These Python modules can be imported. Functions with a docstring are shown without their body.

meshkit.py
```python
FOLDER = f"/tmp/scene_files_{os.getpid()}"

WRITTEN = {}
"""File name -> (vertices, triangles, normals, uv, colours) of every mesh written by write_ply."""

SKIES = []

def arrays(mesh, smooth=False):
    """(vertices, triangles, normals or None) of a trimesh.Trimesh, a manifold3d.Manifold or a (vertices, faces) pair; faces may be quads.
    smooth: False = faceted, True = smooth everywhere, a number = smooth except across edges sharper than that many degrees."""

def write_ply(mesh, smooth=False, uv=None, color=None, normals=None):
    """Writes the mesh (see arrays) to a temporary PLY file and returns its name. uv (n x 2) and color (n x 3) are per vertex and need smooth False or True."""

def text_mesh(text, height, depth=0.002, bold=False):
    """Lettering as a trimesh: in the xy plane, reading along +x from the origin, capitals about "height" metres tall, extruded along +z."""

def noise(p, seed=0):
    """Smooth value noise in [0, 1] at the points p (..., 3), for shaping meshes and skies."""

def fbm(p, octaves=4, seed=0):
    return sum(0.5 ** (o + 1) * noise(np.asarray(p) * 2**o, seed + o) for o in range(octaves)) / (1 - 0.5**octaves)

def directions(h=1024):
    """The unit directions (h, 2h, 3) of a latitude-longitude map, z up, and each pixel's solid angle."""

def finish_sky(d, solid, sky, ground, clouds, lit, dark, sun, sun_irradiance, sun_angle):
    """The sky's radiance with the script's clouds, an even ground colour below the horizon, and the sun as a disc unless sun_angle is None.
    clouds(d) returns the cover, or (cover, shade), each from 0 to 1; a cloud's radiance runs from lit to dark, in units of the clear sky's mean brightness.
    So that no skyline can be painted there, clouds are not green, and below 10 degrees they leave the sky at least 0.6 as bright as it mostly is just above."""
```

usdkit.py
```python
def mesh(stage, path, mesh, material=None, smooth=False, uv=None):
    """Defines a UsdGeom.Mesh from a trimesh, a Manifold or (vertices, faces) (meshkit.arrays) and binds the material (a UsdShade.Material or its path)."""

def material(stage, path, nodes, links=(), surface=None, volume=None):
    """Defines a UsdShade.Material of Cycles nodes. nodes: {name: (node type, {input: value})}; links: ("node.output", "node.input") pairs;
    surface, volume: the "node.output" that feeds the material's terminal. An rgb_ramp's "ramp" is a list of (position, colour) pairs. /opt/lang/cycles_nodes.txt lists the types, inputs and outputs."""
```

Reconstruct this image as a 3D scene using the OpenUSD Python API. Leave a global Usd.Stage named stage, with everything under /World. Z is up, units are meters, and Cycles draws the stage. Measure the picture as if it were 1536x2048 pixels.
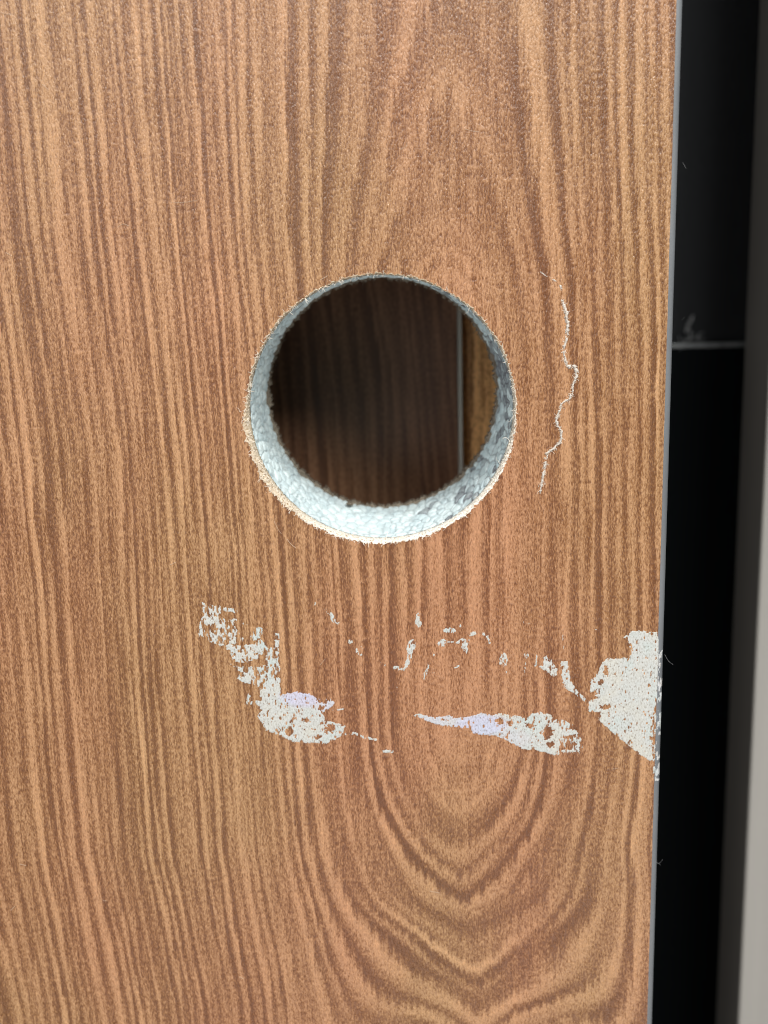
import math, random
import numpy as np
import trimesh
from scipy.spatial import Delaunay, cKDTree
from scipy import ndimage
from shapely.geometry import Polygon, LineString, Point
from shapely import contains_xy
import meshkit, usdkit
from pxr import Usd, UsdGeom, UsdLux, UsdShade, Gf, Sdf, Vt

random.seed(7)
rng = np.random.default_rng(7)
stage = Usd.Stage.CreateInMemory()
UsdGeom.SetStageUpAxis(stage, UsdGeom.Tokens.z)
UsdGeom.SetStageMetersPerUnit(stage, 1.0)
UsdGeom.Xform.Define(stage, '/World')
UsdGeom.Scope.Define(stage, '/World/Looks')

# ------------------------------------------------------------------ camera
# The lens is recovered from the photograph's vanishing points (px of the 1536 x 2048 picture).
F = 2154.0
n_c = np.array([15.0, -436.0, F]); n_c /= np.linalg.norm(n_c)        # into the door
v_c = np.array([249.0, 10640.0, F]); v_c -= n_c * (v_c @ n_c); v_c /= np.linalg.norm(v_c)   # down the door
Yw, Zw = n_c, -v_c
Xw = np.cross(Yw, Zw)
M = np.stack([Xw, Yw, Zw])                                           # camera (x right, y down, z forward) -> world
def ray(px, py):
    return M @ np.array([(px - 768.0) / F, (py - 1024.0) / F, 1.0])
PPM = 531 / 0.054                                                    # px per metre at the hole
HOLE = np.array([0.0, 0.0, 1.0])                                     # hole centre on the door's face (y = 0)
CAM = HOLE - ray(763, 821) * (F / PPM)
def at(px, py, y=0.0):
    d = ray(px, py)
    return CAM + d * ((y - CAM[1]) / d[1])
cam = UsdGeom.Camera.Define(stage, '/World/camera')
right, up, back = M @ np.array([1.0, 0, 0]), M @ np.array([0, -1.0, 0]), M @ np.array([0, 0, -1.0])
m4 = Gf.Matrix4d(*right, 0, *up, 0, *back, 0, *CAM, 1)
cam.AddTransformOp().Set(m4)
cam.CreateFocalLengthAttr(4.0)
cam.CreateHorizontalApertureAttr(4.0 * 1536 / F)
cam.CreateVerticalApertureAttr(4.0 * 2048 / F)
cam.CreateFStopAttr(1.2)
cam.CreateFocusDistanceAttr(0.222)
cam.CreateClippingRangeAttr(Gf.Vec2f(0.01, 100))
cam.CreateExposureAttr(0.0)

# ------------------------------------------------------------------ light: ceiling lamps, and unseen fill lights added
def rect_light(name, pos, target, w, h, power, color):
    l = UsdLux.RectLight.Define(stage, '/World/' + name)
    pos, target = np.array(pos, float), np.array(target, float)
    b = pos - target; b /= np.linalg.norm(b)
    r = np.cross([0, 0, 1.0], b); r /= np.linalg.norm(r); u = np.cross(b, r)
    l.AddTransformOp().Set(Gf.Matrix4d(*r, 0, *u, 0, *b, 0, *pos, 1))
    l.CreateWidthAttr(w); l.CreateHeightAttr(h)
    l.CreateIntensityAttr(power); l.CreateColorAttr(Gf.Vec3f(*color)); l.CreateNormalizeAttr(False)
rect_light('ceiling_lamp', (0.30, -0.75, 2.25), HOLE, 0.55, 0.40, 25.0, (1.0, 0.985, 0.94))
rect_light('far_ceiling_lamp', (0.85, -2.1, 2.35), HOLE, 0.60, 0.60, 36.0, (1.0, 0.985, 0.94))
rect_light('upper_sheen_fill', (-0.1, -1.30, 1.88), HOLE, 1.7, 0.60, 2.3, (1.0, 0.96, 0.94))  # added soft light, no real fixture: gives sheen towards the top
rect_light('left_sheen_fill', (-0.95, -1.40, 1.33), HOLE, 1.1, 1.3, 2.7, (1.0, 0.95, 0.93))  # added soft light, no known window: gives sheen along the left
rect_light('added_bounce_fill', (0.30, -1.2, 0.06), HOLE, 1.7, 0.7, 2.0, (1.0, 0.89, 0.86))  # added low fill standing in for bounce, pale sheen towards the bottom
rect_light('added_inner_fill', (0.0, 0.055, 1.40), (0.012, 0.07, 1.0), 0.06, 0.02, 2.1, (1.0, 0.92, 0.84))  # added unseen fill in the cavity, brightens the boards behind the hole

# ------------------------------------------------------------------ helpers
used = {}
def path(name, parent=None):
    base = (str(parent.GetPath()) if parent else '/World') + '/' + name
    k = used.get(base, 0); used[base] = k + 1
    return base if k == 0 else f'{base}_{k:03d}'
def keys(prim, label=None, cat=None, group=None, kind=None):
    for k, v in (('label', label), ('category', cat), ('group', group), ('kind', kind)):
        if v: prim.SetCustomDataByKey(k, v)
def thing(name, label, cat, loc=(0, 0, 0)):
    x = UsdGeom.Xform.Define(stage, path(name)); x.AddTranslateOp().Set(Gf.Vec3d(*map(float, loc)))
    keys(x.GetPrim(), label, cat); return x.GetPrim()
def obj(name, mesh, mat, parent=None, smooth=False, prim_vars=None, label=None, cat=None, kind=None, off=(0, 0, 0)):
    if isinstance(mesh, tuple):
        mesh = (np.asarray(mesh[0], float) - np.asarray(off), mesh[1])
    else:
        v_, f_, _ = meshkit.arrays(mesh); mesh = (v_ - np.asarray(off, float), f_)
    g = usdkit.mesh(stage, path(name, parent), mesh, mat, smooth=smooth)
    for k, v in (prim_vars or {}).items():
        UsdGeom.PrimvarsAPI(g).CreatePrimvar(k, Sdf.ValueTypeNames.FloatArray, 'vertex').Set(Vt.FloatArray.FromNumpy(np.asarray(v, np.float32)))
    keys(g.GetPrim(), label, cat, None, kind)
    return g.GetPrim()
def curves(name, strands, widths, mat, parent=None, label=None, cat=None, kind=None, off=(0, 0, 0)):
    c = UsdGeom.BasisCurves.Define(stage, path(name, parent))
    c.CreateTypeAttr('linear')
    pts = np.concatenate(strands) - np.asarray(off)
    c.CreatePointsAttr(Vt.Vec3fArray.FromNumpy(pts.astype(np.float32)))
    c.CreateCurveVertexCountsAttr(Vt.IntArray.FromNumpy(np.array([len(s) for s in strands], np.int32)))
    c.CreateWidthsAttr(Vt.FloatArray.FromNumpy(np.concatenate(widths).astype(np.float32)))
    c.SetWidthsInterpolation('vertex')
    UsdShade.MaterialBindingAPI.Apply(c.GetPrim()).Bind(mat)
    keys(c.GetPrim(), label, cat, None, kind)
    return c.GetPrim()
def grid_faces(a, b, wrap=False):
    i, j = np.meshgrid(np.arange(a if wrap else a - 1), np.arange(b - 1), indexing='ij')
    i2 = (i + 1) % a
    return np.stack([i * b + j, i2 * b + j, i2 * b + j + 1, i * b + j + 1], -1).reshape(-1, 4)
def bevel_box(lo, hi, r=0.0008):
    import manifold3d as m3
    lo, hi = np.array(lo, float), np.array(hi, float)
    s = m3.Manifold.sphere(r, 12)
    return m3.Manifold.batch_hull([s.translate([(lo[0]+r, hi[0]-r)[i], (lo[1]+r, hi[1]-r)[j], (lo[2]+r, hi[2]-r)[k]]) for i in (0, 1) for j in (0, 1) for k in (0, 1)])

# growth-ring coordinate of the printed grain: distance from the heart in px -> rings
gg = np.linspace(0, 12000, 6001)
lam = np.interp(gg, [0, 200, 330, 480, 700, 900, 1e5], [38, 34, 26, 20.5, 21, 27, 29])
ss = np.concatenate([[0], np.cumsum(np.diff(gg) / lam[:-1])])
RINGMAX = float(np.interp(430, gg, ss))
_x = np.linspace(0, 430, 130)
_d = np.zeros_like(_x)
for c0, w0, k0 in ((72, 6, 0.5), (108, 7, 0.7), (145, 10, 0.9), (170, 5, 0.35), (192, 12, 1.0), (220, 6, 0.5), (245, 13, 1.0), (273, 6, 0.5), (300, 14, 1.0), (340, 9, 0.7), (372, 9, 0.7), (405, 8, 0.7)):
    _d = np.maximum(_d, k0 * np.exp(-((_x - c0) / w0) ** 2))
PROF = [(float(np.interp(x, gg, ss)) / RINGMAX, (0.60 - 0.25 * d,) * 3) for x, d in zip(_x, _d)]

# ------------------------------------------------------------------ materials
def mat(name, nodes, links, surface='p.BSDF'):
    return usdkit.material(stage, '/World/Looks/' + name, nodes, links, surface=surface)

def wood(name, dark, mid, light, rose, bump=1.0, rough=0.42, spec=0.5, cath=False):
    """A printed wood grain: dark growth lines along the mesh attribute `ring` (one unit a line), uneven in spacing and strength, broken up by upright flecks and pores."""
    d, m, l = map(np.array, (dark, mid, light))
    N = {
        'geo': ('geometry', {}), 'pos': ('separate_xyz', {}),
        'ring': ('attribute', {'attribute': 'ring'}), 'side': ('attribute', {'attribute': 'side'}), 'cw': ('attribute', {'attribute': 'cathedral'}),
        # upright textures of the print
        'mapF': ('mapping', {'scale': (2900, 2900, 800)}), 'fleck': ('noise_texture', {'scale': 1.0, 'detail': 2.0, 'roughness': 0.6}),
        'mapP': ('mapping', {'scale': (4600, 4600, 1500)}), 'pore': ('noise_texture', {'scale': 1.0, 'detail': 1.0, 'roughness': 0.5}),
        'mapE': ('mapping', {'scale': (900, 900, 60)}), 'streak': ('noise_texture', {'scale': 1.0, 'detail': 2.0, 'roughness': 0.6}),
        'mapB': ('mapping', {'scale': (26, 26, 9)}), 'broad': ('noise_texture', {'scale': 1.0, 'detail': 2.0, 'roughness': 0.5}),
        # ring coordinate, stepped by the streaks
        'jit': ('math', {'math_type': 'multiply_add', 'value2': 0.7, 'value3': -0.35}), 'rj': ('math', {'math_type': 'add'}),
        'vec': ('combine_xyz', {}),
        'mP': ('mapping', {'scale': (0.42, 1, 4.0)}), 'nP': ('noise_texture', {'scale': 1.0, 'detail': 1.0}),
        'mA': ('mapping', {'scale': (0.75, 1.3, 11.0), 'location': (7.3, 2.1, 4.4)}), 'nA': ('noise_texture', {'scale': 1.0, 'detail': 1.0}),
        'mN': ('mapping', {'scale': (1.7, 1.2, 9.0), 'location': (1.3, 9.1, 0.4)}), 'nN': ('noise_texture', {'scale': 1.0, 'detail': 2.0, 'roughness': 0.6}),
        'ph': ('math', {'math_type': 'multiply_add', 'value2': 2.4}), 'om': ('math', {'math_type': 'multiply', 'value2': 2 * math.pi}), 'sin': ('math', {'math_type': 'sine'}),
        'amp': ('map_range', {'from_min': 0.32, 'from_max': 0.66, 'to_min': 0.02, 'to_max': 0.135, 'clamp': True}),
        'line': ('math', {'math_type': 'multiply_add'}), 'calm': ('attribute', {'attribute': 'calm'}), 'am': ('math', {'math_type': 'multiply'}),
        'nN2': ('math', {'math_type': 'multiply_add', 'value2': 0.55, 'value3': 0.235}),
        'rn': ('math', {'math_type': 'divide', 'value2': RINGMAX, 'use_clamp': True}), 'prof': ('rgb_ramp', {'ramp': PROF}),
        'wt': ('map_range', {'from_min': RINGMAX * 0.72, 'from_max': RINGMAX * 1.02, 'to_min': 0.68 if cath else 0.0, 'to_max': 0.0, 'clamp': True}),
        'wc': ('math', {'math_type': 'multiply'}), 'mixr': ('mix_float', {}),
        'c1': ('map_range', {'from_min': 0.25, 'from_max': 0.75, 'to_min': -0.17, 'to_max': 0.17}),
        'c2': ('map_range', {'from_min': 0.25, 'from_max': 0.75, 'to_min': -0.12, 'to_max': 0.12}),
        'c3': ('map_range', {'from_min': 0.25, 'from_max': 0.75, 'to_min': -0.09, 'to_max': 0.09}),
        'a1': ('math', {'math_type': 'add'}), 'a2': ('math', {'math_type': 'add'}), 'a3': ('math', {'math_type': 'add'}),
        'ramp': ('rgb_ramp', {'ramp': [(0.0, d * 0.62), (0.22, d * 0.78), (0.39, d), (0.50, m), (0.605, l), (0.74, l * 1.22), (0.88, np.minimum(l * 1.5, 0.9))]}),  # palest stops paint the embossing's sparkle into the print colour
        'hue': ('map_range', {'from_min': 0.38, 'from_max': 0.64, 'to_min': 0.0, 'to_max': 0.6, 'clamp': True}),
        'rosy': ('mix', {'mix_type': 'multiply', 'color2': rose}),
        'bh': ('math', {'math_type': 'add'}),
        'bump': ('bump', {'strength': 0.7 * bump, 'distance': 0.00022}),
        'rr': ('map_range', {'from_min': 0.3, 'from_max': 0.7, 'to_min': rough - 0.07, 'to_max': rough + 0.09}),
        'p': ('principled_bsdf', {'specular_ior_level': spec}),
    }
    L = [('geo.position', 'pos.vector')]
    for k, t in (('mapF', 'fleck'), ('mapP', 'pore'), ('mapE', 'streak'), ('mapB', 'broad')):
        L += [('geo.position', k + '.vector'), (k + '.vector', t + '.vector')]
    L += [('streak.fac', 'jit.value1'), ('ring.fac', 'rj.value1'), ('jit.value', 'rj.value2'),
          ('rj.value', 'vec.x'), ('side.fac', 'vec.y'), ('pos.z', 'vec.z')]
    for k, t in (('mP', 'nP'), ('mA', 'nA'), ('mN', 'nN')):
        L += [('vec.vector', k + '.vector'), (k + '.vector', t + '.vector')]
    L += [('nP.fac', 'ph.value1'), ('rj.value', 'ph.value3'), ('ph.value', 'om.value1'), ('om.value', 'sin.value1'), ('nA.fac', 'amp.value'),
          ('sin.value', 'line.value1'), ('amp.result', 'am.value1'), ('calm.fac', 'am.value2'), ('am.value', 'line.value2'), ('nN.fac', 'nN2.value1'),
          ('rj.value', 'rn.value1'), ('rn.value', 'prof.fac'), ('ring.fac', 'wt.value'), ('wt.result', 'wc.value1'), ('cw.fac', 'wc.value2'),
          ('wc.value', 'mixr.fac'), ('nN2.value', 'mixr.a'), ('prof.color', 'mixr.b'), ('mixr.result', 'line.value3'),
          ('fleck.fac', 'c1.value'), ('pore.fac', 'c2.value'), ('streak.fac', 'c3.value'),
          ('line.value', 'a1.value1'), ('c1.result', 'a1.value2'), ('a1.value', 'a2.value1'), ('c2.result', 'a2.value2'),
          ('a2.value', 'a3.value1'), ('c3.result', 'a3.value2'), ('a3.value', 'ramp.fac'),
          ('broad.fac', 'hue.value'), ('hue.result', 'rosy.fac'), ('ramp.color', 'rosy.color1'),
          ('fleck.fac', 'bh.value1'), ('pore.fac', 'bh.value2'), ('bh.value', 'bump.height'), ('bump.normal', 'p.normal'),
          ('streak.fac', 'rr.value'), ('rr.result', 'p.roughness'), ('rosy.color', 'p.base_color')]
    return mat(name, N, L)

M_door = wood('door_laminate', (0.168, 0.073, 0.0275), (0.280, 0.144, 0.059), (0.392, 0.226, 0.109), (1.06, 0.85, 0.95), rough=0.31, spec=0.62, cath=True)
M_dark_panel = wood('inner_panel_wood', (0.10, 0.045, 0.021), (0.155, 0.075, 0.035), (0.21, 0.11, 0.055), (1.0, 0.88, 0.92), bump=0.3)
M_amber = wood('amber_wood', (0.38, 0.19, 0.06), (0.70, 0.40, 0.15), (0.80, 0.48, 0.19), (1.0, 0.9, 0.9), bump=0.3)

M_foam = mat('polystyrene', {
    'stain_and_shade': ('attribute', {'attribute': 'stain_and_shade'}), 'bead': ('attribute', {'attribute': 'bead'}),
    'tone': ('rgb_ramp', {'ramp': [(0, (0.62, 0.75, 0.79)), (0.5, (0.71, 0.83, 0.86)), (1, (0.77, 0.89, 0.91))]}),
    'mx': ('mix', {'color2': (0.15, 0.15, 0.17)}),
    'geo': ('geometry', {}), 'nz': ('noise_texture', {'scale': 2600, 'detail': 2}),
    'bump': ('bump', {'strength': 0.25, 'distance': 0.0002}),
    'p': ('principled_bsdf', {'roughness': 0.6, 'specular_ior_level': 0.35})},
    [('bead.fac', 'tone.fac'), ('tone.color', 'mx.color1'), ('stain_and_shade.fac', 'mx.fac'), ('mx.color', 'p.base_color'),
     ('geo.position', 'nz.vector'), ('nz.fac', 'bump.height'), ('bump.normal', 'p.normal')])
M_rim = mat('torn_fibreboard', {
    'geo': ('geometry', {}), 'nz': ('noise_texture', {'scale': 2200, 'detail': 3, 'roughness': 0.7}),
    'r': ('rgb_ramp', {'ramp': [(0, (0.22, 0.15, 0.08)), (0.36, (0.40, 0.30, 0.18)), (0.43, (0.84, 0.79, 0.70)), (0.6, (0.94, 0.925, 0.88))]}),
    'tan_and_shade': ('attribute', {'attribute': 'tan_and_shade'}), 'tm': ('mix', {'mix_type': 'multiply', 'color2': (0.60, 0.49, 0.35)}),
    'bump': ('bump', {'strength': 0.8, 'distance': 0.0004}),
    'p': ('principled_bsdf', {'roughness': 0.85, 'specular_ior_level': 0.2})},
    [('geo.position', 'nz.vector'), ('nz.fac', 'r.fac'), ('r.color', 'tm.color1'), ('tan_and_shade.fac', 'tm.fac'), ('tm.color', 'p.base_color'), ('nz.fac', 'bump.height'), ('bump.normal', 'p.normal')])
M_fibreboard = mat('brown_fibreboard', {
    'geo': ('geometry', {}), 'nz': ('noise_texture', {'scale': 1500, 'detail': 3, 'roughness': 0.7}),
    'r': ('rgb_ramp', {'ramp': [(0.3, (0.11, 0.088, 0.065)), (0.7, (0.27, 0.225, 0.175))]}),
    'p': ('principled_bsdf', {'roughness': 0.9, 'specular_ior_level': 0.15})},
    [('geo.position', 'nz.vector'), ('nz.fac', 'r.fac'), ('r.color', 'p.base_color')])
M_fibre = mat('pale_fibre', {'p': ('principled_bsdf', {'base_color': (0.88, 0.82, 0.72), 'roughness': 0.8, 'specular_ior_level': 0.2})}, [])
M_lint = mat('lint', {'p': ('principled_bsdf', {'base_color': (0.52, 0.40, 0.30), 'roughness': 0.8, 'specular_ior_level': 0.2})}, [])
M_dust = mat('dust_fibre', {'p': ('principled_bsdf', {'base_color': (0.42, 0.44, 0.45), 'roughness': 0.9})}, [])
M_paint = mat('scraped_paint', {
    'lav': ('attribute', {'attribute': 'lavender'}),
    'geo': ('geometry', {}), 'map': ('mapping', {'scale': (3400, 3400, 1700)}), 'nz': ('noise_texture', {'scale': 1.0, 'detail': 3, 'roughness': 0.65}),
    'nb': ('noise_texture', {'scale': 180, 'detail': 2}),
    'r': ('rgb_ramp', {'ramp': [(0.31, (0.15, 0.13, 0.11)), (0.38, (0.37, 0.355, 0.32)), (0.46, (0.475, 0.492, 0.475)), (0.75, (0.57, 0.595, 0.58))]}),
    'hr': ('rgb_ramp', {'ramp': [(0.3, (1.03, 1.0, 0.94)), (0.5, (1, 1, 1)), (0.7, (0.93, 1.02, 1.03))]}),
    'h': ('mix', {'mix_type': 'multiply', 'fac': 1.0}),
    'mx': ('mix', {'mix_type': 'multiply', 'color2': (0.97, 0.945, 1.24)}),
    'bump': ('bump', {'strength': 0.5, 'distance': 0.0001}),
    'p': ('principled_bsdf', {'roughness': 0.75, 'specular_ior_level': 0.3})},
    [('geo.position', 'map.vector'), ('map.vector', 'nz.vector'), ('geo.position', 'nb.vector'), ('nz.fac', 'r.fac'), ('nb.fac', 'hr.fac'),
     ('r.color', 'h.color1'), ('hr.color', 'h.color2'), ('h.color', 'mx.color1'), ('lav.fac', 'mx.fac'),
     ('mx.color', 'p.base_color'), ('nz.fac', 'bump.height'), ('bump.normal', 'p.normal')])
M_torn = mat('torn_paper', {
    'geo': ('geometry', {}), 'nz': ('noise_texture', {'scale': 2500, 'detail': 3}),
    'r': ('rgb_ramp', {'ramp': [(0.3, (0.40, 0.33, 0.26)), (0.5, (0.58, 0.545, 0.49)), (0.8, (0.72, 0.70, 0.66))]}),
    'bump': ('bump', {'strength': 0.6, 'distance': 0.0003}),
    'p': ('principled_bsdf', {'roughness': 0.8, 'specular_ior_level': 0.2})},
    [('geo.position', 'nz.vector'), ('nz.fac', 'r.fac'), ('r.color', 'p.base_color'), ('nz.fac', 'bump.height'), ('bump.normal', 'p.normal')])
def painted(name, c, rough, spec=0.5, var=0.12, sx=60.0, sz=3.0, metallic=0.0):
    c = np.array(c)
    return mat(name, {
        'geo': ('geometry', {}), 'map': ('mapping', {'scale': (sx, sx, sz)}), 'nz': ('noise_texture', {'scale': 1.0, 'detail': 4, 'roughness': 0.6}),
        'sp': ('noise_texture', {'scale': 1500, 'detail': 2}),
        'r': ('rgb_ramp', {'ramp': [(0.3, c * (1 - var)), (0.7, c * (1 + var))]}),
        'bump': ('bump', {'strength': 0.12, 'distance': 0.0002}),
        'p': ('principled_bsdf', {'roughness': rough, 'specular_ior_level': spec, 'metallic': metallic})},
        [('geo.position', 'map.vector'), ('map.vector', 'nz.vector'), ('nz.fac', 'r.fac'), ('r.color', 'p.base_color'),
         ('geo.position', 'sp.vector'), ('sp.fac', 'bump.height'), ('bump.normal', 'p.normal')])
M_edge = painted('grey_edge_band', (0.145, 0.158, 0.17), 0.5, var=0.15, sx=300, sz=40)
M_jamb = painted('greige_jamb', (0.31, 0.305, 0.285), 0.5, var=0.10, sx=120, sz=2)
M_black = painted('black_metal', (0.030, 0.033, 0.036), 0.75, spec=0.12)
M_black2 = painted('black_metal_deep', (0.005, 0.007, 0.008), 0.75, spec=0.06)
M_ledge = painted('dusty_lit_grey_lip', (0.36, 0.39, 0.40), 0.8, spec=0.2, var=0.3, sx=300, sz=300)  # paler than the plate: light caught on its top edge, put into the colour
M_strip = painted('grey_strip', (0.42, 0.42, 0.38), 0.6, spec=0.3)

# ------------------------------------------------------------------ the door
T = 0.0375                     # thickness
SK = 0.0024                    # skins
R0 = 0.0270                    # drilled radius
EDGE = 0.5 * (at(1366, 60)[0] + at(1305, 2040)[0])   # x of the door's free edge
BEV = 0.0011                   # bevel of the edge band
XF = EDGE - BEV                # where the laminate ends
LEFT, BOT, TOP = EDGE - 0.75, 0.02, 2.0
door = thing('laminate_door', 'reddish brown wood grain laminate door with a round drilled hole and white paint smears', 'door', (0, 0, 1.0)); keys(door, kind='thing')
O = (0, 0, 1.0)

def to_px(x, z):                # the flat pattern's own coordinates: px of the photograph at the hole's scale
    return 763 + x * PPM, 821 - (z - 1.0) * PPM
def flat(px, py):
    p = at(px, py); return to_px(p[0], p[2])

tips = [flat(935, 1450), flat(930, 1692), flat(925, 1790), flat(935, 1868), flat(960, 1995)]
bv = [t[1] for t in tips]; bw = [0, 145, 192, 245, 300]
ttips = [flat(900, 640), flat(900, 490), flat(895, 400), flat(885, 300), flat(880, 120), flat(880, 0)]
tv = [t[1] for t in ttips][::-1]; tw = [0, 95, 130, 155, 180, 192][::-1]
cv = [flat(880, 0)[1], flat(890, 450)[1], flat(915, 900)[1], flat(925, 1700)[1], flat(965, 2000)[1], flat(980, 2300)[1]]
cx = [flat(880, 0)[0], flat(890, 450)[0], flat(915, 900)[0], flat(925, 1700)[0], flat(965, 2000)[0], flat(980, 2300)[0]]
def ring_field(x, z):
    U, V = to_px(x, z)
    P = np.stack([U / 420, V / 900, np.zeros_like(U)], -1)
    P2 = np.stack([U / 130, V / 330, np.ones_like(U) * 3.3], -1)
    wob = (meshkit.fbm(P, 3, 5) - 0.5) * 44 + (meshkit.fbm(P2, 2, 9) - 0.5) * 14
    dx = U - np.interp(V, cv, cx) + wob
    b = np.interp(V, bv, bw) + np.maximum(V - bv[-1], 0) * 0.42
    t = np.interp(V, tv, tw) + np.maximum(tv[0] - V, 0) * 0.10
    e = np.maximum(b, t * 0.9) * np.exp(-(dx / 375) ** 2)
    pw = np.where(b > t * 0.9, np.interp(e, [60, 300], [1.65, 1.30]), np.where(t > b, 1.9, 1.75))
    g = ((dx ** 2 + 12.0 ** 2) ** (pw / 2) + e ** pw) ** (1 / pw)
    return np.interp(g, gg, ss), dx / 330 * np.clip(np.abs(dx) / 150, 0, 1)

# ragged outline of the laminate round the hole, by angle (0 = right, 90 = up)
def torn(th):
    d = np.degrees(th) % 360
    w = np.interp(d, [0, 30, 60, 90, 120, 150, 172, 185, 200, 215, 228, 245, 270, 300, 320, 345, 360],
                  [0.35, 0.25, 0.22, 0.30, 0.30, 0.28, 0.45, 1.15, 1.35, 1.25, 0.9, 0.7, 0.62, 0.65, 0.75, 0.6, 0.35]) * 1e-3
    c = np.stack([np.cos(th), np.sin(th), np.zeros_like(th)], -1)
    r = meshkit.fbm(c * 26 + 7, 4, 3) - 0.5
    r2 = meshkit.fbm(c * 70 + 9, 3, 8) - 0.5
    return R0 + w * (1 + 0.9 * r) + r2 * 0.00075 + (meshkit.fbm(c * 8 + 3, 2, 17) - 0.5) * 0.0003
NT = 1440
th = np.linspace(0, 2 * np.pi, NT, endpoint=False)
Rt = torn(th)

xs = np.unique(np.round(np.concatenate([np.linspace(LEFT, -0.11, 60), np.arange(-0.11, XF - 0.0005, 0.0012), [XF]]), 6))
zs = np.unique(np.round(np.concatenate([np.linspace(BOT, 0.84, 60), np.arange(0.84, 1.12, 0.0012), np.linspace(1.12, TOP, 60)]), 6))
gx, gz = np.meshgrid(xs, zs)
pts = np.stack([gx.ravel(), gz.ravel()], 1)
rr = np.hypot(pts[:, 0], pts[:, 1] - 1.0)
ring_pts = np.stack([Rt * np.cos(th), 1.0 + Rt * np.sin(th)], 1)
pts = np.vstack([pts[rr > R0 + 0.0030], ring_pts, np.stack([(R0 + 0.0024) * np.cos(th[::6]), 1.0 + (R0 + 0.0024) * np.sin(th[::6])], 1)])
tri = Delaunay(pts).simplices
c = pts[tri].mean(1)
ang = np.arctan2(c[:, 1] - 1.0, c[:, 0])
keep = np.hypot(c[:, 0], c[:, 1] - 1.0) > np.interp(ang % (2 * np.pi), np.append(th, 2 * np.pi), np.append(Rt, Rt[0]))
tri = tri[keep]
a, b_, c_ = pts[tri[:, 0]], pts[tri[:, 1]], pts[tri[:, 2]]
sg = (b_[:, 0] - a[:, 0]) * (c_[:, 1] - a[:, 1]) - (b_[:, 1] - a[:, 1]) * (c_[:, 0] - a[:, 0])
tri[sg < 0] = tri[sg < 0][:, ::-1]
s_, side_ = ring_field(pts[:, 0], pts[:, 1])
face_v = np.stack([pts[:, 0], np.zeros(len(pts)), pts[:, 1]], 1)
skin = obj('front_skin', (face_v, tri), M_door, door, prim_vars={'ring': s_, 'side': side_, 'cathedral': np.interp(to_px(0, pts[:, 1])[1], [500, 800, 1300, 1500], [0.75, 0.6, 0.5, 1.0]),
    'calm': 1 - 0.5 * np.exp(-((to_px(pts[:, 0], 1.0)[0] - flat(900, 300)[0]) / 190) ** 2) * np.interp(to_px(0, pts[:, 1])[1], [-200, 50, 400, 700, 1000], [0.3, 0.9, 1, 0.75, 0.0])}, off=O)

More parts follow.
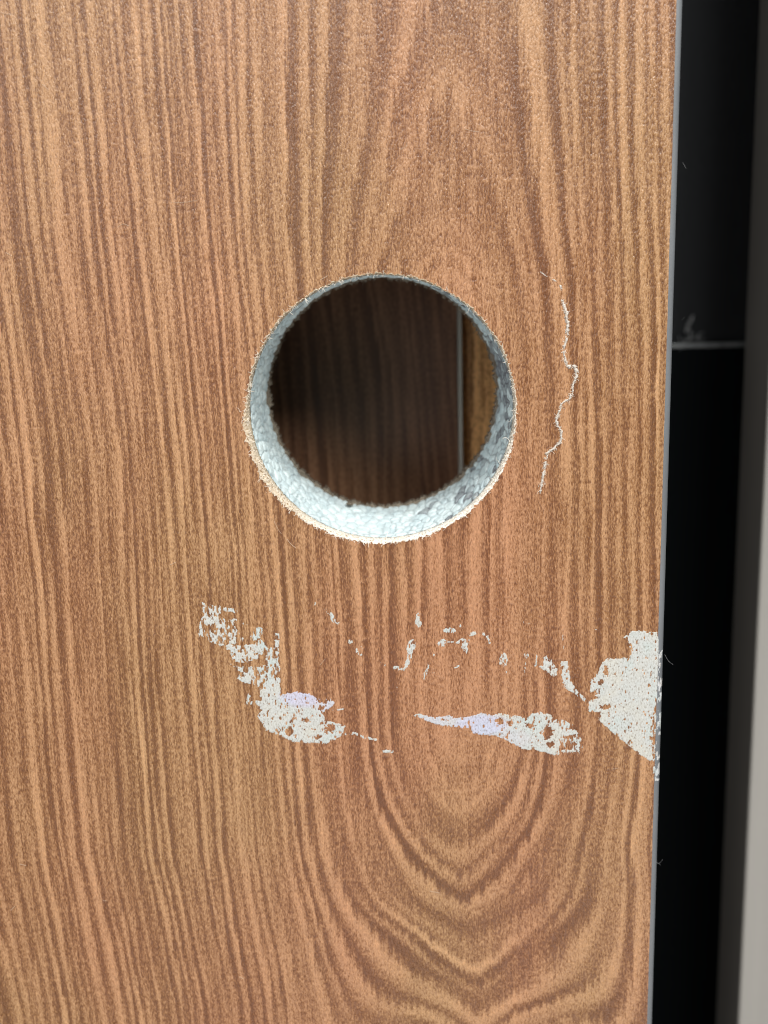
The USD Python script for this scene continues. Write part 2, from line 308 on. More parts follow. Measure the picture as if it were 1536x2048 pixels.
# the torn edge of the front skin round the hole
prof = [(0.0, -0.00004), (0.18, -0.00012), (0.40, 0.00004), (0.62, 0.00030), (0.82, 0.0007), (1.0, 0.0011)]
rows = []
cdir = np.stack([np.cos(th), np.zeros(NT), np.sin(th)], 1)
for k, (f, y) in enumerate(prof):
    r = Rt * (1 - f) + R0 * f + (0.00006 if k == 0 else 0)
    nzv = meshkit.fbm(np.stack([cdir[:, 0] * 120, cdir[:, 2] * 120, np.full(NT, k * 0.7)], -1), 3, 4) - 0.5
    amp = 0 if k == 0 else 0.00055
    rows.append(np.stack([r * cdir[:, 0], np.full(NT, y) + nzv * amp, 1.0 + r * cdir[:, 2]], 1))
for k, y in enumerate((0.0018, SK)):
    nzv = meshkit.fbm(np.stack([cdir[:, 0] * 120, cdir[:, 2] * 120, np.full(NT, 9 + k * 0.7)], -1), 3, 4) - 0.5
    r = R0 + nzv * 0.0004
    rows.append(np.stack([r * cdir[:, 0], np.full(NT, y), 1.0 + r * cdir[:, 2]], 1))
r = np.full(NT, R0 + 0.0008)
rows.append(np.stack([r * cdir[:, 0], np.full(NT, SK + 0.0001), 1.0 + r * cdir[:, 2]], 1))
rv = np.stack(rows, 1)
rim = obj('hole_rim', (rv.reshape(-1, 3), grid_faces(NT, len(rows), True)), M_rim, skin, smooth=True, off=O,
          prim_vars={'tan_and_shade': np.repeat(np.interp(np.degrees(th), [0, 20, 60, 120, 160, 180, 225, 245, 300, 340, 360], [0.5, 0.7, 0.9, 0.9, 0.8, 0.85, 0.7, 0.2, 0.0, 0.3, 0.5]), len(rows))},  # left: exposed tan board; top darkened as painted shade, lit bottom kept pale
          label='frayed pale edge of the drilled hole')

# polystyrene core: the wall of the hole, bead by bead in relief
NA, NY = 900, 190
ta = np.linspace(0, 2 * np.pi, NA, endpoint=False)
yy = np.linspace(SK, T - SK, NY)
A, Yg = np.meshgrid(ta, yy, indexing='ij')
RF = R0 + 0.00025
nb = 640
ba, by = rng.uniform(0, 2 * np.pi, nb), rng.uniform(SK - 0.002, T - SK + 0.002, nb)
bp = np.stack([RF * np.cos(ba), by * 0.42, RF * np.sin(ba)], 1)
for _ in range(3):                                           # even the beads out a little
    smp_a, smp_y = rng.uniform(0, 2 * np.pi, 40000), rng.uniform(SK - 0.002, T - SK + 0.002, 40000)
    smp = np.stack([RF * np.cos(smp_a), smp_y * 0.42, RF * np.sin(smp_a)], 1)
    _, ix = cKDTree(bp).query(smp)
    cnt = np.bincount(ix, minlength=nb)[:, None]
    acc = np.stack([np.bincount(ix, smp[:, k], nb) for k in range(3)], 1)
    new = np.where(cnt > 0, acc / np.maximum(cnt, 1), bp)
    q = np.hypot(new[:, 0], new[:, 2])[:, None]
    new[:, [0, 2]] *= RF / q
    bp = 0.5 * bp + 0.5 * new
G = np.stack([RF * np.cos(A), Yg * 0.42, RF * np.sin(A)], -1).reshape(-1, 3)
jig = np.stack([meshkit.fbm(G * 900 + k * 31, 2, 20 + k) - 0.5 for k in range(3)], 1) * 0.0012
d, ix = cKDTree(bp).query(G + jig, k=2)
crease = np.clip((d[:, 1] - d[:, 0]) / 0.0007, 0, 1)
br = rng.uniform(0, 1, nb)
sunk = np.where(rng.uniform(0, 1, nb) < 0.10, 0.0005, 0.0)
edge_t = np.clip((Yg.ravel() - SK) / 0.0016, 0, 1)
dome = np.clip(1 - (d[:, 0] / 0.0014) ** 2, 0, 1)
h = (0.45 * crease + 0.75 * dome) * 0.00042 + (br[ix[:, 0]] - 0.5) * 0.00018 - sunk[ix[:, 0]] * crease
rad = RF + 0.00005 + (0.00015 - h) * edge_t + (meshkit.fbm(G * 2600, 2, 3) - 0.5) * 0.00010
fv = np.stack([rad * np.cos(A.ravel()), Yg.ravel(), 1.0 + rad * np.sin(A.ravel())], 1)
bdeg = (np.degrees(np.arctan2(bp[:, 2], bp[:, 0])) + 180) % 360 - 180
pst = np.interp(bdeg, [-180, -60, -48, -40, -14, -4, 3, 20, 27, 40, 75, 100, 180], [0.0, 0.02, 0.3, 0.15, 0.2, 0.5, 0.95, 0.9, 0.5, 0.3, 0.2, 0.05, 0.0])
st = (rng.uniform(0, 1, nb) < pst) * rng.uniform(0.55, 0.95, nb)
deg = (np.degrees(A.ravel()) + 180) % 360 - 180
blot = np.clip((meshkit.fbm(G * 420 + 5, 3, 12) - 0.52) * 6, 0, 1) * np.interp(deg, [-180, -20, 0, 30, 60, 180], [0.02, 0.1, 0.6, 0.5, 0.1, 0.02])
stain_and_shade = np.clip(st[ix[:, 0]] * (0.55 + 0.45 * meshkit.fbm(G * 1500, 2, 8)) + blot * 0.6 + (1 - crease) ** 2 * np.interp(deg, [-180, -90, -60, 10, 60, 180], [0.30, 0.30, 0.5, 0.75, 0.4, 0.28]), 0, 0.95)  # dirty beads and blotches, plus shade painted into the creases, strongest at right
obj('foam_core', (fv, grid_faces(NA, NY, True)), M_foam, door, smooth=True, prim_vars={'stain_and_shade': stain_and_shade, 'bead': br[ix[:, 0]]}, off=O,
    label='white polystyrene bead core showing as the wall of the hole')

# a brown crumb lying in the mouth of the hole
cr = trimesh.creation.icosphere(2, 0.0009); cr.vertices *= (1 + 0.9 * (meshkit.fbm(cr.vertices * 1800 + 5, 2, 3) - 0.5))[:, None] * np.array([1.1, 1.6, 0.45])
_a = math.radians(252); cr.apply_translation([(R0 - 0.0006) * math.cos(_a), T - 0.0065, 1.0 + (R0 - 0.0006) * math.sin(_a)])
obj('wood_crumb', (np.array(cr.vertices), np.array(cr.faces)), M_fibreboard, door, off=O, label='small brown crumb lying on the white wall of the hole')

# back skin with a furry hole edge
Rb = R0 - 0.0004 + (meshkit.fbm(np.stack([np.cos(th) * 55, np.sin(th) * 55, np.zeros(NT)], -1), 4, 31) - 0.5) * 0.0016
rows = []
for r, y in ((R0 + 0.0012, T - SK), (Rb, T - SK + 0.0001), (Rb, T - 0.0011), (Rb, T), (R0 + 0.006, T)):
    r = np.broadcast_to(r, NT)
    rows.append(np.stack([r * cdir[:, 0], np.full(NT, y), 1.0 + r * cdir[:, 2]], 1))
bs = np.stack(rows, 1)
nv = bs.reshape(-1, 3); nf = grid_faces(NT, 5, True)
# flat back, as a plate with a round opening
Rq = R0 + 0.006
sq = Polygon([(LEFT, BOT), (EDGE - 0.001, BOT), (EDGE - 0.001, TOP), (LEFT, TOP)]).difference(Point(0, 1.0).buffer(Rq, 90))
pv, pf = trimesh.creation.triangulate_polygon(sq, engine='earcut')
pv = np.stack([pv[:, 0], np.full(len(pv), T), pv[:, 1]], 1)
nf3 = np.vstack([nf[:, [0, 1, 2]], nf[:, [0, 2, 3]], np.asarray(pf)[:, ::-1] + len(nv)])
bsk = obj('back_skin', (np.vstack([nv, pv]), nf3), M_fibreboard, door, off=O)

# grey edge band, bevelled towards the face
ez = np.linspace(BOT, TOP, 1400)
wv = (meshkit.fbm(np.stack([ez * 40, ez * 0, ez * 0], -1), 3, 2) - 0.5) * 0.00016 + (meshkit.fbm(np.stack([ez * 900, ez * 0, ez * 0 + 4], -1), 2, 6) - 0.5) * 0.00014
cols = []
for dx, y, k in ((-BEV - 0.0004, 0.00005, 0), (-BEV + 0.00005, -0.00006, 1), (-0.00045, 0.0001, 0.2), (-0.0001, 0.00045, 0), (0, 0.0012, 0), (0, T - 0.001, 0), (-0.001, T, 0)):
    cols.append(np.stack([EDGE + dx + wv * k, np.full(len(ez), y), ez], 1))
ev = np.stack(cols, 1).reshape(-1, 3)
obj('edge_band', (ev, grid_faces(len(ez), len(cols))[:, ::-1]), M_edge, door, smooth=40, off=O, label='thin grey bevelled edge strip')
# top, bottom and hinge-side closing of the slab
obj('slab_edge', trimesh.util.concatenate([
    trimesh.creation.box(bounds=[[LEFT - 0.001, 0.0, BOT], [LEFT, T, TOP]]),
    trimesh.creation.box(bounds=[[LEFT, 0.0005, TOP], [EDGE, T, TOP + 0.001]]),
    trimesh.creation.box(bounds=[[LEFT, 0.0005, BOT - 0.001], [EDGE, T, BOT]])]), M_edge, door, off=O)

# frayed fibres round both mouths of the hole
def strand(p, d, ln, curl, n=5):
    out = [p]; d = d / np.linalg.norm(d)
    for _ in range(n - 1):
        d = d + rng.normal(0, curl, 3); d /= np.linalg.norm(d)
        out.append(out[-1] + d * ln / (n - 1))
    return np.array(out)
S, W = [], []
for k in range(2300):
    t0 = rng.uniform(0, 2 * np.pi)
    dg = np.degrees(t0)
    dens = np.interp(dg, [0, 20, 60, 110, 150, 180, 235, 270, 330, 360], [0.55, 0.4, 0.35, 0.45, 0.5, 1.0, 1.0, 0.9, 0.8, 0.55])
    if rng.uniform() > dens: continue
    rt = np.interp(t0, np.append(th, 2 * np.pi), np.append(Rt, Rt[0]))
    f = rng.uniform(0, 1) ** 1.3
    r = rt * (1 - f) + R0 * f
    n = np.array([np.cos(t0), 0, np.sin(t0)]); tg = np.array([-np.sin(t0), 0, np.cos(t0)])
    p = n * r + np.array([0, -0.00005 + f * 0.0008, 1.0])
    dr = n * rng.normal(0.15, 0.6) + tg * rng.normal(0, 1.0) + np.array([0, -abs(rng.normal(0.25, 0.25)), 0])
    ln = rng.uniform(0.0003, 0.0012) * (1.0 if rng.uniform() > 0.06 else 2.0)
    S.append(strand(p, dr, ln, 0.45)); w = rng.uniform(0.00006, 0.00014); W.append(np.linspace(w, w * 0.4, 5))
curves('rim_fibres', S, W, M_fibre, skin, kind='stuff', off=O)
S, W = [], []
for k in range(380):
    t0 = rng.uniform(0, 2 * np.pi)
    rb = np.interp(t0, np.append(th, 2 * np.pi), np.append(Rb, Rb[0]))
    n = np.array([np.cos(t0), 0, np.sin(t0)]); tg = np.array([-np.sin(t0), 0, np.cos(t0)])
    p = n * rb + np.array([0, T - SK + rng.uniform(0, SK), 1.0])
    dr = -n * abs(rng.normal(0.6, 0.4)) + tg * rng.normal(0, 0.8) + np.array([0, rng.normal(0, 0.4), 0])
    ln = rng.uniform(0.0003, 0.0012) * (1.0 if rng.uniform() > 0.04 else 2.0)
    S.append(strand(p, dr, ln, 0.4)); w = rng.uniform(0.00004, 0.0001); W.append(np.linspace(w, w * 0.4, 5))
curves('back_rim_fibres', S, W, M_fibreboard, bsk, kind='stuff', off=O)

# ------------------------------------------------------------------ flakes of paint: real thin crusts on the face
CELL = 0.00009
def crust(polys, holes=(), thick=0.000035, clip=None, seed=1, rag=0.55, xmax=None):
    """polys: (list of photograph px, cover 0..1). A ragged crust of small cells, feathering into the laminate."""
    geo, cov = [], []
    for p, cvr in polys:
        geo.append(Polygon([(at(*q)[0], at(*q)[2]) for q in p]).buffer(0)); cov.append(cvr)
    hol = [Polygon([(at(*q)[0], at(*q)[2]) for q in p]).buffer(0) for p in holes]
    b = np.array([g.bounds for g in geo]); x0, z0, x1, z1 = b[:, 0].min() - 5e-4, b[:, 1].min() - 5e-4, b[:, 2].max() + 5e-4, b[:, 3].max() + 5e-4
    gx = np.arange(x0, x1, CELL); gz = np.arange(z0, z1, CELL)
    X, Z = np.meshgrid(gx, gz)
    P = np.stack([X, Z, np.zeros_like(X)], -1)
    wx = (meshkit.fbm(P * 2300, 3, seed) - 0.5) * 0.0011 * rag; wz = (meshkit.fbm(P * 2300 + 9, 3, seed + 3) - 0.5) * 0.0011 * rag
    spk = meshkit.fbm(np.stack([X * 2300, Z * 1150, np.zeros_like(X)], -1), 4, seed + 7)
    spk = spk * 0.75 + 0.25 * meshkit.noise(np.stack([X * 5200, Z * 1500, np.zeros_like(X)], -1), seed + 1)
    rank = np.empty(spk.size); rank[np.argsort(spk.ravel())] = np.linspace(0, 1, spk.size); rank = rank.reshape(spk.shape)
    on = np.zeros(X.shape, bool)
    for g, cvr in zip(geo, cov):
        ins = contains_xy(g, X + wx, Z + wz)
        dist = ndimage.distance_transform_edt(ins) * CELL
        on |= ins & (rank > (1 - cvr) - 0.0 + np.clip(1 - dist / 0.0006, 0, 1) * 0.18 * rag)
    for g in hol:
        on &= ~contains_xy(g, X + wx * 2.2, Z + wz * 2.2)
    if xmax is not None: on &= X < xmax
    lab, n = ndimage.label(on)
    if n:
        sz = ndimage.sum(on, lab, np.arange(1, n + 1))
        on &= np.isin(lab, np.nonzero(sz >= 5)[0] + 1)
    # vertices are cell corners
    H, Wd = on.shape
    corner = np.zeros((H + 1, Wd + 1), int)
    for di in (0, 1):
        for dj in (0, 1):
            corner[di:H + di, dj:Wd + dj] += on
    dist = ndimage.distance_transform_edt(np.pad(on, 1))[:-1, :-1]
    VX, VZ = np.meshgrid(np.append(gx, gx[-1] + CELL) - CELL / 2, np.append(gz, gz[-1] + CELL) - CELL / 2)
    hgt = thick * (0.55 + 0.9 * (meshkit.fbm(np.stack([VX * 1800, VZ * 700, VX * 0], -1), 3, seed + 5))) * np.clip(0.3 + dist / 4, 0, 1)
    Yv = np.where(corner == 4, -hgt, 0.00003)
    idx = -np.ones(corner.shape, int); usedc = corner > 0; idx[usedc] = np.arange(usedc.sum())
    i, j = np.nonzero(on)
    f = np.stack([idx[i, j], idx[i, j + 1], idx[i + 1, j + 1], idx[i + 1, j]], 1)
    v = np.stack([VX[usedc], Yv[usedc], VZ[usedc]], 1)
    v[:, [0, 2]] += rng.uniform(-0.3, 0.3, (len(v), 2)) * CELL
    return v, f
def lav_of(v, blobs):
    out = np.zeros(len(v))
    for px, py, rx, ry, k in blobs:
        p = at(px, py); e = ((v[:, 0] - p[0]) * PPM / rx) ** 2 + ((v[:, 2] - p[2]) * PPM / ry) ** 2
        out = np.maximum(out, k * np.clip(1.6 - e, 0, 1))
    return out
LAV = [(610, 1393, 48, 22, 0.9), (655, 1412, 25, 12, 0.5), (960, 1450, 55, 24, 0.8), (880, 1440, 50, 14, 0.4), (1000, 1480, 60, 25, 0.25), (1325, 1380, 8, 60, 0.4)]
def A1(*pts): return [(360 + 0.3255 * x, 1180 + 0.3255 * y) for x, y in pts]
def A2(*pts): return [(820 + 0.3385 * x, 1180 + 0.3385 * y) for x, y in pts]
def ell(f, x, y, rx, ry, n=14, rot=0.0):
    return f(*[(x + rx * math.cos(k) * math.cos(rot) - ry * math.sin(k) * math.sin(rot), y + rx * math.cos(k) * math.sin(rot) + ry * math.sin(k) * math.cos(rot)) for k in np.linspace(0, 2 * np.pi, n, endpoint=False)])
def line(f, pts, w):
    g = LineString(f(*pts)).buffer(w * 0.33 / 2, 3)
    return list(g.exterior.coords)
def paint(name, polys, holes=(), label=None, **k):
    v, f = crust(polys, holes, **k)
    if len(f):
        obj(name, (v, f), M_paint, door, smooth=True, prim_vars={'lavender': lav_of(v, LAV)}, off=O, label=label)

paint('paint_smear', [
    (A1((135, 75), (235, 95), (340, 118), (368, 145), (250, 130), (260, 170), (245, 330), (190, 325), (155, 295), (112, 285), (118, 200), (145, 150)), 0.66),
    (A1((240, 170), (330, 180), (345, 225), (390, 300), (385, 330), (300, 340), (235, 320)), 0.52),
    (A1((330, 175), (410, 205), (415, 215), (350, 205)), 0.6),
    (A1((440, 265), (480, 220), (512, 235), (500, 300), (440, 315), (425, 290)), 0.9),
    (A1((185, 320), (330, 340), (440, 335), (500, 300), (535, 350), (540, 400), (400, 450), (330, 440), (300, 370)), 0.80),
    (A1((520, 360), (580, 350), (582, 265), (612, 262), (606, 400), (616, 500), (560, 520), (530, 440)), 0.80),
    (A1((300, 450), (360, 470), (480, 470), (560, 450), (600, 520), (500, 600), (400, 575), (345, 545), (370, 510)), 0.55),
    (A1((380, 505), (470, 510), (470, 560), (400, 570), (345, 540)), 0.8),
    (A1((415, 600), (445, 690), (432, 715), (388, 708), (408, 660)), 0.6),
    (A1((490, 600), (540, 550), (615, 530), (622, 640), (720, 625), (820, 645), (840, 668), (920, 665), (952, 690), (930, 722), (880, 755), (890, 800), (1000, 825), (1020, 838), (990, 900), (900, 947), (830, 942), (700, 937), (600, 892), (530, 862), (490, 800), (468, 775), (500, 740), (450, 680), (490, 680)), 0.955),
    (line(A1, [(940, 737), (1000, 730)], 12), 0.9),
], [ell(A1, 672, 862, 22, 28), ell(A1, 775, 800, 18, 16), ell(A1, 925, 852, 30, 20), ell(A1, 850, 905, 22, 10), ell(A1, 880, 680, 36, 12), ell(A1, 865, 725, 22, 12)],
    label='speckled off-white paint smear below the left of the hole', seed=3)
paint('paint_smear', [
    (A2((20, 740), (50, 730), (150, 750), (240, 740), (260, 755), (360, 745), (420, 725), (480, 735), (530, 730), (650, 745), (690, 760), (720, 730), (770, 720), (840, 735), (850, 770), (900, 760), (960, 800), (1000, 850), (890, 870), (880, 960), (870, 980), (750, 950), (660, 940), (560, 885), (500, 865), (370, 850), (360, 820), (250, 810), (150, 795), (60, 760)), 0.96),
    (A2((880, 860), (1000, 850), (1020, 865), (1010, 900), (1025, 930), (1000, 975), (900, 965), (870, 978)), 0.52)],
    [ell(A2, 812, 842, 30, 36), ell(A2, 830, 912, 24, 16), ell(A2, 710, 800, 28, 10), ell(A2, 595, 785, 16, 12), ell(A2, 530, 775, 26, 14)],
    label='pointed lavender white paint smear right of centre', seed=11)
paint('paint_smear', [
    (A2((1290, 250), (1340, 238), (1460, 248), (1472, 290), (1500, 300), (1490, 640), (1440, 700), (1430, 850), (1435, 1010), (1400, 1003), (1300, 930), (1190, 840), (1108, 762), (1125, 720), (1060, 722), (1052, 650), (1110, 640), (1060, 598), (1070, 530), (1110, 490), (1130, 430), (1160, 405), (1290, 400), (1302, 370), (1292, 300), (1262, 285)), 0.985),
    (A2((1428, 690), (1485, 600), (1480, 1130), (1440, 1110), (1430, 1000), (1425, 850)), 0.45)],
    [ell(A2, 1150, 692, 34, 12, rot=-0.1), ell(A2, 1155, 475, 14, 26), ell(A2, 1085, 610, 20, 10, rot=-0.5), ell(A2, 1130, 548, 12, 14)],
    label='broad off-white paint patch at the door edge', seed=19, xmax=XF)
for k, (pl, cvr, *hl) in enumerate([
    (line(A1, [(1020, 885), (1075, 880), (1130, 905), (1205, 920)], 17), 0.8),
    (line(A1, [(1222, 992), (1310, 992)], 18), 0.55),
    (line(A1, [(895, 122), (935, 150), (938, 185), (968, 200)], 22), 0.75),
    (ell(A1, 1045, 318, 16, 14), 0.95), (ell(A1, 1105, 375, 26, 30), 0.55),
    (ell(A1, 1466, 185, 22, 48), 0.85), (ell(A1, 1420, 350, 28, 48, rot=0.3), 0.9),
    (line(A1, [(1412, 400), (1395, 455), (1370, 485), (1320, 480)], 28), 0.7), (line(A1, [(1215, 430), (1265, 460), (1240, 470)], 12), 0.5),
    (line(A1, [(1350, 570), (1325, 610)], 9), 0.8), (line(A1, [(1528, 470), (1500, 545)], 10), 0.9), (ell(A1, 830, 82, 14, 12), 0.6), (ell(A1, 325, 185, 12, 14), 0.9),
    (ell(A2, 232, 242, 44, 18), 0.72), (ell(A2, 190, 312, 28, 26), 0.7), (line(A2, [(215, 305), (262, 308)], 12), 0.8),
    (A2((258, 315), (300, 288), (358, 292), (345, 322), (342, 375), (325, 378), (298, 328)), 0.75),
    (ell(A2, 368, 260, 24, 16, rot=-0.4), 0.9), (line(A2, [(430, 258), (455, 268), (468, 310)], 16), 0.85), (ell(A2, 290, 210, 14, 18), 0.6),
    (ell(A2, 555, 415, 28, 46), 0.55), (ell(A2, 580, 485, 16, 12), 0.7), (ell(A2, 688, 385, 15, 22), 0.9), (line(A2, [(682, 430), (678, 495)], 9), 0.7),
    (line(A2, [(748, 388), (742, 450)], 11), 0.85), (A2((790, 395), (820, 380), (842, 395), (845, 430), (872, 465), (868, 500), (850, 520), (780, 468), (755, 455), (785, 445)), 0.88),
    (A2((890, 420), (930, 418), (942, 500), (975, 580), (1042, 642), (1030, 662), (970, 612), (900, 575), (885, 500)), 0.9),
    (line(A2, [(905, 202), (903, 270), (908, 350)], 7), 0.6), (line(A2, [(262, 462), (300, 446)], 14), 0.75), (line(A2, [(82, 502), (110, 442)], 9), 0.85),
    (line(A2, [(120, 486), (160, 492)], 9), 0.6), (ell(A2, 135, 382, 9, 9), 0.9), (line(A2, [(672, 190), (708, 198)], 8), 0.6), (line(A2, [(1085, 228), (1108, 236)], 8), 0.7)]):
    paint('paint_fleck', [(pl, cvr)], seed=40 + k, rag=0.45, thick=0.00004)
# paint on the bevel of the edge band, low at the corner
pe = []
ezz = np.arange(at(1322, 1562)[2], at(1326, 1300)[2], 0.0001)
ex = np.linspace(-BEV - 0.0001, -0.0002, 12)
XX, ZZ = np.meshgrid(ex, ezz)
mk = meshkit.fbm(np.stack([XX * 2200 + 3, ZZ * 900, XX * 0], -1), 3, 77)
zt = (ZZ - ezz[0]) / (ezz[-1] - ezz[0])
on = (mk > np.interp(zt, [0, 0.01, 0.12, 0.16, 0.3, 0.6, 0.9, 1.0], [0.62, 0.40, 0.42, 0.60, 0.52, 0.50, 0.50, 0.7]))[:-1, :-1]
i, j = np.nonzero(on)
yb = np.interp(XX, [-BEV, -0.00045, -0.0001], [-0.00006, 0.0001, 0.00045]) - 0.00007
ev2 = np.stack([EDGE + XX.ravel() + 0.00006, yb.ravel(), ZZ.ravel()], 1)
q = XX.shape[1]
ef = np.stack([i * q + j, i * q + j + 1, (i + 1) * q + j + 1, (i + 1) * q + j], 1)
obj('paint_fleck', (ev2, ef), M_paint, door, prim_vars={'lavender': np.full(len(ev2), 0.15)}, off=O, label='broken white paint on the grey edge strip')

# the torn crack right of the hole
def A3(*pts): return [(1040 + 0.323 * x, 520 + 0.323 * y) for x, y in pts]
tear = [((262, 250), 10), ((272, 280), 20), ((285, 320), 25), ((293, 380), 27), ((291, 440), 26), ((286, 500), 18), ((272, 540), 14), ((272, 590), 15), ((288, 640), 18), ((302, 662), 26), ((338, 657), 28), ((352, 690), 24), ((345, 735), 22), ((328, 770), 12), ((322, 830), 18), ((303, 862), 20), ((256, 888), 14), ((248, 930), 14), ((225, 975), 20), ((235, 1030), 20), ((258, 1060), 16), ((250, 1130), 20), ((210, 1165), 20), ((165, 1200), 22), ((155, 1270), 18), ((145, 1330), 15), ((135, 1390), 22), ((120, 1438), 10)]
polys = []
for (p, w), (p2, w2) in zip(tear[:-1], tear[1:]):
    polys.append((line(A3, [p, p2], 0.86 * (w + w2) / 2), 0.97))
v, f = crust(polys, thick=0.00030, seed=91, rag=0.5)
sc = obj('torn_crack', (v, f), M_torn, door, smooth=True, off=O, label='jagged white tear in the laminate right of the hole')
v, f = crust([(line(A3, [(125, 75), (155, 95), (190, 115), (225, 135)], 8), 0.85), (line(A3, [(250, 150), (262, 190), (258, 240)], 14), 0.5)], thick=0.00014, seed=95, rag=0.3)
obj('torn_crack', (v, f), M_torn, door, smooth=True, off=O, label='faint hairline scratch leading into the jagged tear')
S, W = [], []
for k in range(240):
    q = rng.integers(0, len(tear) - 1); u = rng.uniform()
    p = np.array(tear[q][0]) * (1 - u) + np.array(tear[q + 1][0]) * u + rng.normal(0, 5, 2)
    w3 = at(*A3(tuple(p))[0]); w3[1] = -0.00012
    S.append(strand(w3, np.array([rng.normal(0, 0.7), -abs(rng.normal(0.2, 0.2)), rng.normal(0, 1)]), rng.uniform(0.0003, 0.0011), 0.4))
    w = rng.uniform(0.00004, 0.00009); W.append(np.linspace(w, w * 0.4, 5))
curves('tear_fibres', S, W, M_fibre, sc, kind='stuff', off=O)

# lint and hairline nicks on the face
def nick(pts, w):
    p = np.array([at(*q) for q in pts]); p[:, 1] = -0.00004
    return p, np.full(len(p), w)
nicks = [[(548, 1042), (556, 1058), (563, 1068)], [(574, 1078), (582, 1088), (592, 1096)], [(342, 404), (365, 405), (395, 400)], [(0, 24), (12, 28), (30, 28)],
         [(930, 258), (945, 262), (958, 263)], [(968, 3), (990, 5), (1010, 2)], [(40, 1728), (52, 1731)], [(22, 1820), (30, 1812)], [(205, 1800), (214, 1802)], [(478, 1953), (487, 1957)],
         [(12, 505), (24, 512)], [(84, 168), (98, 180)], [(860, 1782), (880, 1786)], [(1230, 145), (1250, 142)], [(640, 1330), (650, 1318)], [(800, 300), (812, 292), (814, 285)], [(235, 455), (246, 448), (258, 452)],
         [(340, 1130), (352, 1124)], [(640, 560), (655, 552)], [(1225, 1538), (1235, 1537)]]
for nk in nicks:
    p, w = nick(nk, rng.uniform(0.00005, 0.00010)); curves('nick', [p], [w], M_lint, door, off=O)
S, W = [], []
for q in ([(1366, 325), (1371, 336), (1372, 337)], [(1318, 1728), (1322, 1722), (1324, 1716)], [(1330, 1310), (1337, 1322), (1345, 1327)], [(1312, 1724), (1319, 1727)], [(1364, 640), (1368, 634)]):
    p = np.array([at(*z) for z in q]); p[:, 1] += np.linspace(0.0002, -0.0006, len(p)); S.append(p); W.append(np.full(len(p), 0.00002))
for a_, w_ in zip(S, W):
    curves('lint', [a_], [w_], M_dust, door, off=O)

# ------------------------------------------------------------------ what stands behind the hole
YB = 0.070
xs_strip = at(922, 800, YB)[0]
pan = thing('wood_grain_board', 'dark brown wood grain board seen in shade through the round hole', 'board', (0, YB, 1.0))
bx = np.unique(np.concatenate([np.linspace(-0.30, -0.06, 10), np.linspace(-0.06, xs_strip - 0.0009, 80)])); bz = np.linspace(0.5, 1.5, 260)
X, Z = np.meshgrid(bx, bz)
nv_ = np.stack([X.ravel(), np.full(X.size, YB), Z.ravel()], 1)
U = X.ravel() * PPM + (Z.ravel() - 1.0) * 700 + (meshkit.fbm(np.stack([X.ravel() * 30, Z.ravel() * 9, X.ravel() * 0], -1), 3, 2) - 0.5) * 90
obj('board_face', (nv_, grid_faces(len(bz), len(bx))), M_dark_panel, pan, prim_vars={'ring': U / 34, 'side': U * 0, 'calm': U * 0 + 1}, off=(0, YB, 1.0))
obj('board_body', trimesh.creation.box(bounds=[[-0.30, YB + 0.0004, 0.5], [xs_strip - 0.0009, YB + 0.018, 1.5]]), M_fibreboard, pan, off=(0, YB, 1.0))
obj('edging_strip', bevel_box((xs_strip - 0.0008, YB - 0.0012, 0.5), (xs_strip + 0.0004, YB + 0.018, 1.5), 0.0003), M_strip, pan, off=(0, YB, 1.0), label='thin pale grey strip along the right side')
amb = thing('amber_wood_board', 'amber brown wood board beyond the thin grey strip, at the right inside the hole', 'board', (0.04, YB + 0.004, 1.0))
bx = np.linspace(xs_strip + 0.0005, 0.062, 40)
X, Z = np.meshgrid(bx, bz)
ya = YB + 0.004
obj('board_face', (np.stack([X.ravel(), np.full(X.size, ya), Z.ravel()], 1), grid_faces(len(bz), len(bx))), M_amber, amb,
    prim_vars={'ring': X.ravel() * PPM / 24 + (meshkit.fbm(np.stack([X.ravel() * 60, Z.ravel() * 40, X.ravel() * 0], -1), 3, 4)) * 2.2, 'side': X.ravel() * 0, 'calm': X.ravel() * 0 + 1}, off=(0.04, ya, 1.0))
obj('board_body', trimesh.creation.box(bounds=[[xs_strip + 0.0005, ya + 0.0004, 0.5], [0.062, ya + 0.016, 1.5]]), M_fibreboard, amb, off=(0.04, ya, 1.0))

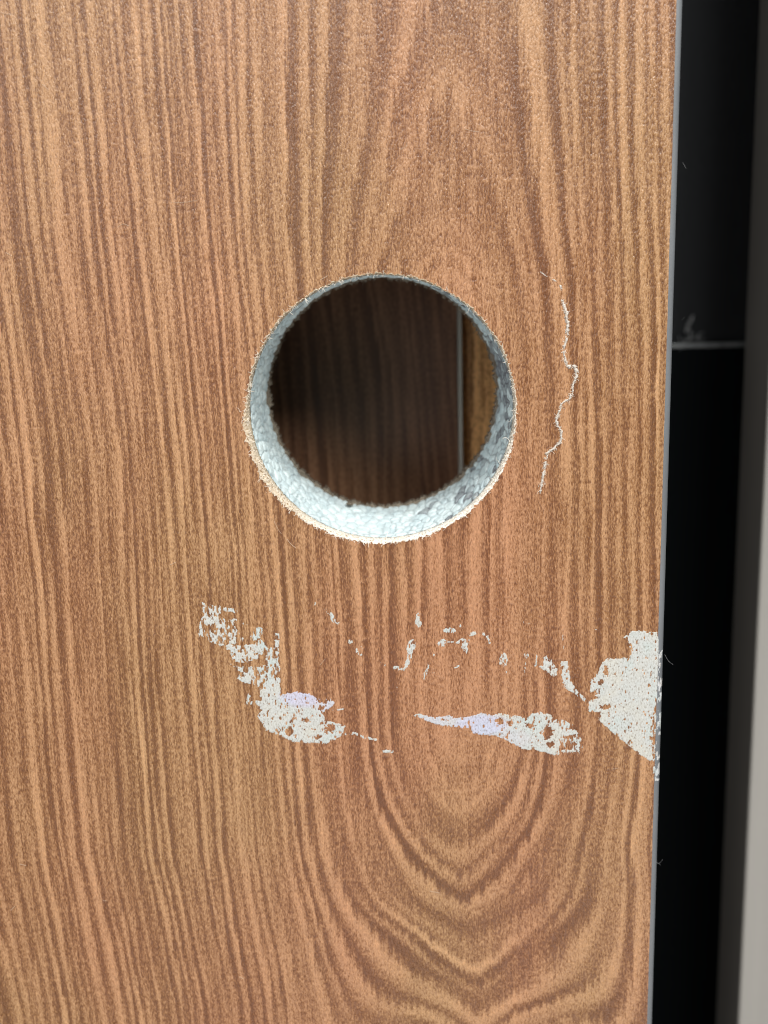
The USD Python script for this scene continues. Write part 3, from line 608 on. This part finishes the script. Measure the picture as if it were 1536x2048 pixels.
# ------------------------------------------------------------------ the frame and the black gap at the right
YJ = 0.105
xj = at(1503, 1500, YJ)[0]
lo_, hi_ = YJ, 0.4
for _ in range(60):
    md = (lo_ + hi_) / 2
    if at(1454, 1500, md)[0] < xj: lo_ = md
    else: hi_ = md
YJ2 = lo_
jamb = thing('door_frame', 'blurred pale grey door frame at the right edge with a dark shaded inner side', 'frame', (xj, YJ, 1.0)); keys(jamb, kind='thing')
obj('jamb', bevel_box((xj, YJ, 0.02), (xj + 0.09, YJ2, 2.05), 0.0010), M_jamb, jamb, off=(xj, YJ, 1.0), smooth=30)
YK = YJ2 + 0.045
zl = at(1420, 690, YK)[2]
bk = thing('black_plate', 'flat black upper plate in the gap above the thin grey ledge line', 'plate', (0.1, YK, zl))
obj('plate', bevel_box((0.066, YK + 0.003, zl + 0.0006), (xj + 0.16, YK + 0.006, 2.05), 0.0005), M_black, bk, off=(0.1, YK, zl))
bk2 = thing('black_plate', 'deep black lower plate in the gap under the thin grey ledge line', 'plate', (0.1, YK, zl))
obj('plate', bevel_box((0.066, YK, 0.02), (xj + 0.16, YK + 0.006, zl - 0.0008), 0.0005), M_black2, bk2, off=(0.1, YK, zl))
obj('dusty_lit_lip', bevel_box((0.066, YK - 0.0006, zl - 0.0008), (xj + 0.158, YK + 0.003, zl + 0.0006), 0.0005), M_ledge, bk2, off=(0.1, YK, zl), label='thin dusty grey ledge with caught light painted into its colour')
S, W = [], []
base = at(1385, 682, YK - 0.001)
for k in range(12):
    p = base + np.array([rng.normal(0, 0.0022), 0, abs(rng.normal(0.0004, 0.0006))])
    S.append(strand(p, np.array([rng.normal(0, 1.0), rng.normal(0, 0.2), rng.normal(0.25, 0.4)]), rng.uniform(0.002, 0.006), 0.35, 7)); W.append(np.full(7, 0.00018))
p = at(1372, 664, YK - 0.001); p2 = at(1385, 632, YK - 0.001)
for k in range(4):
    S.append(np.linspace(p, p2, 6) + rng.normal(0, 0.0003, (6, 3))); W.append(np.full(6, 0.0002))
curves('dust_tuft', S, W, M_dust, None, label='grey tuft of dust fibres on the ledge in the black gap', cat='dust')
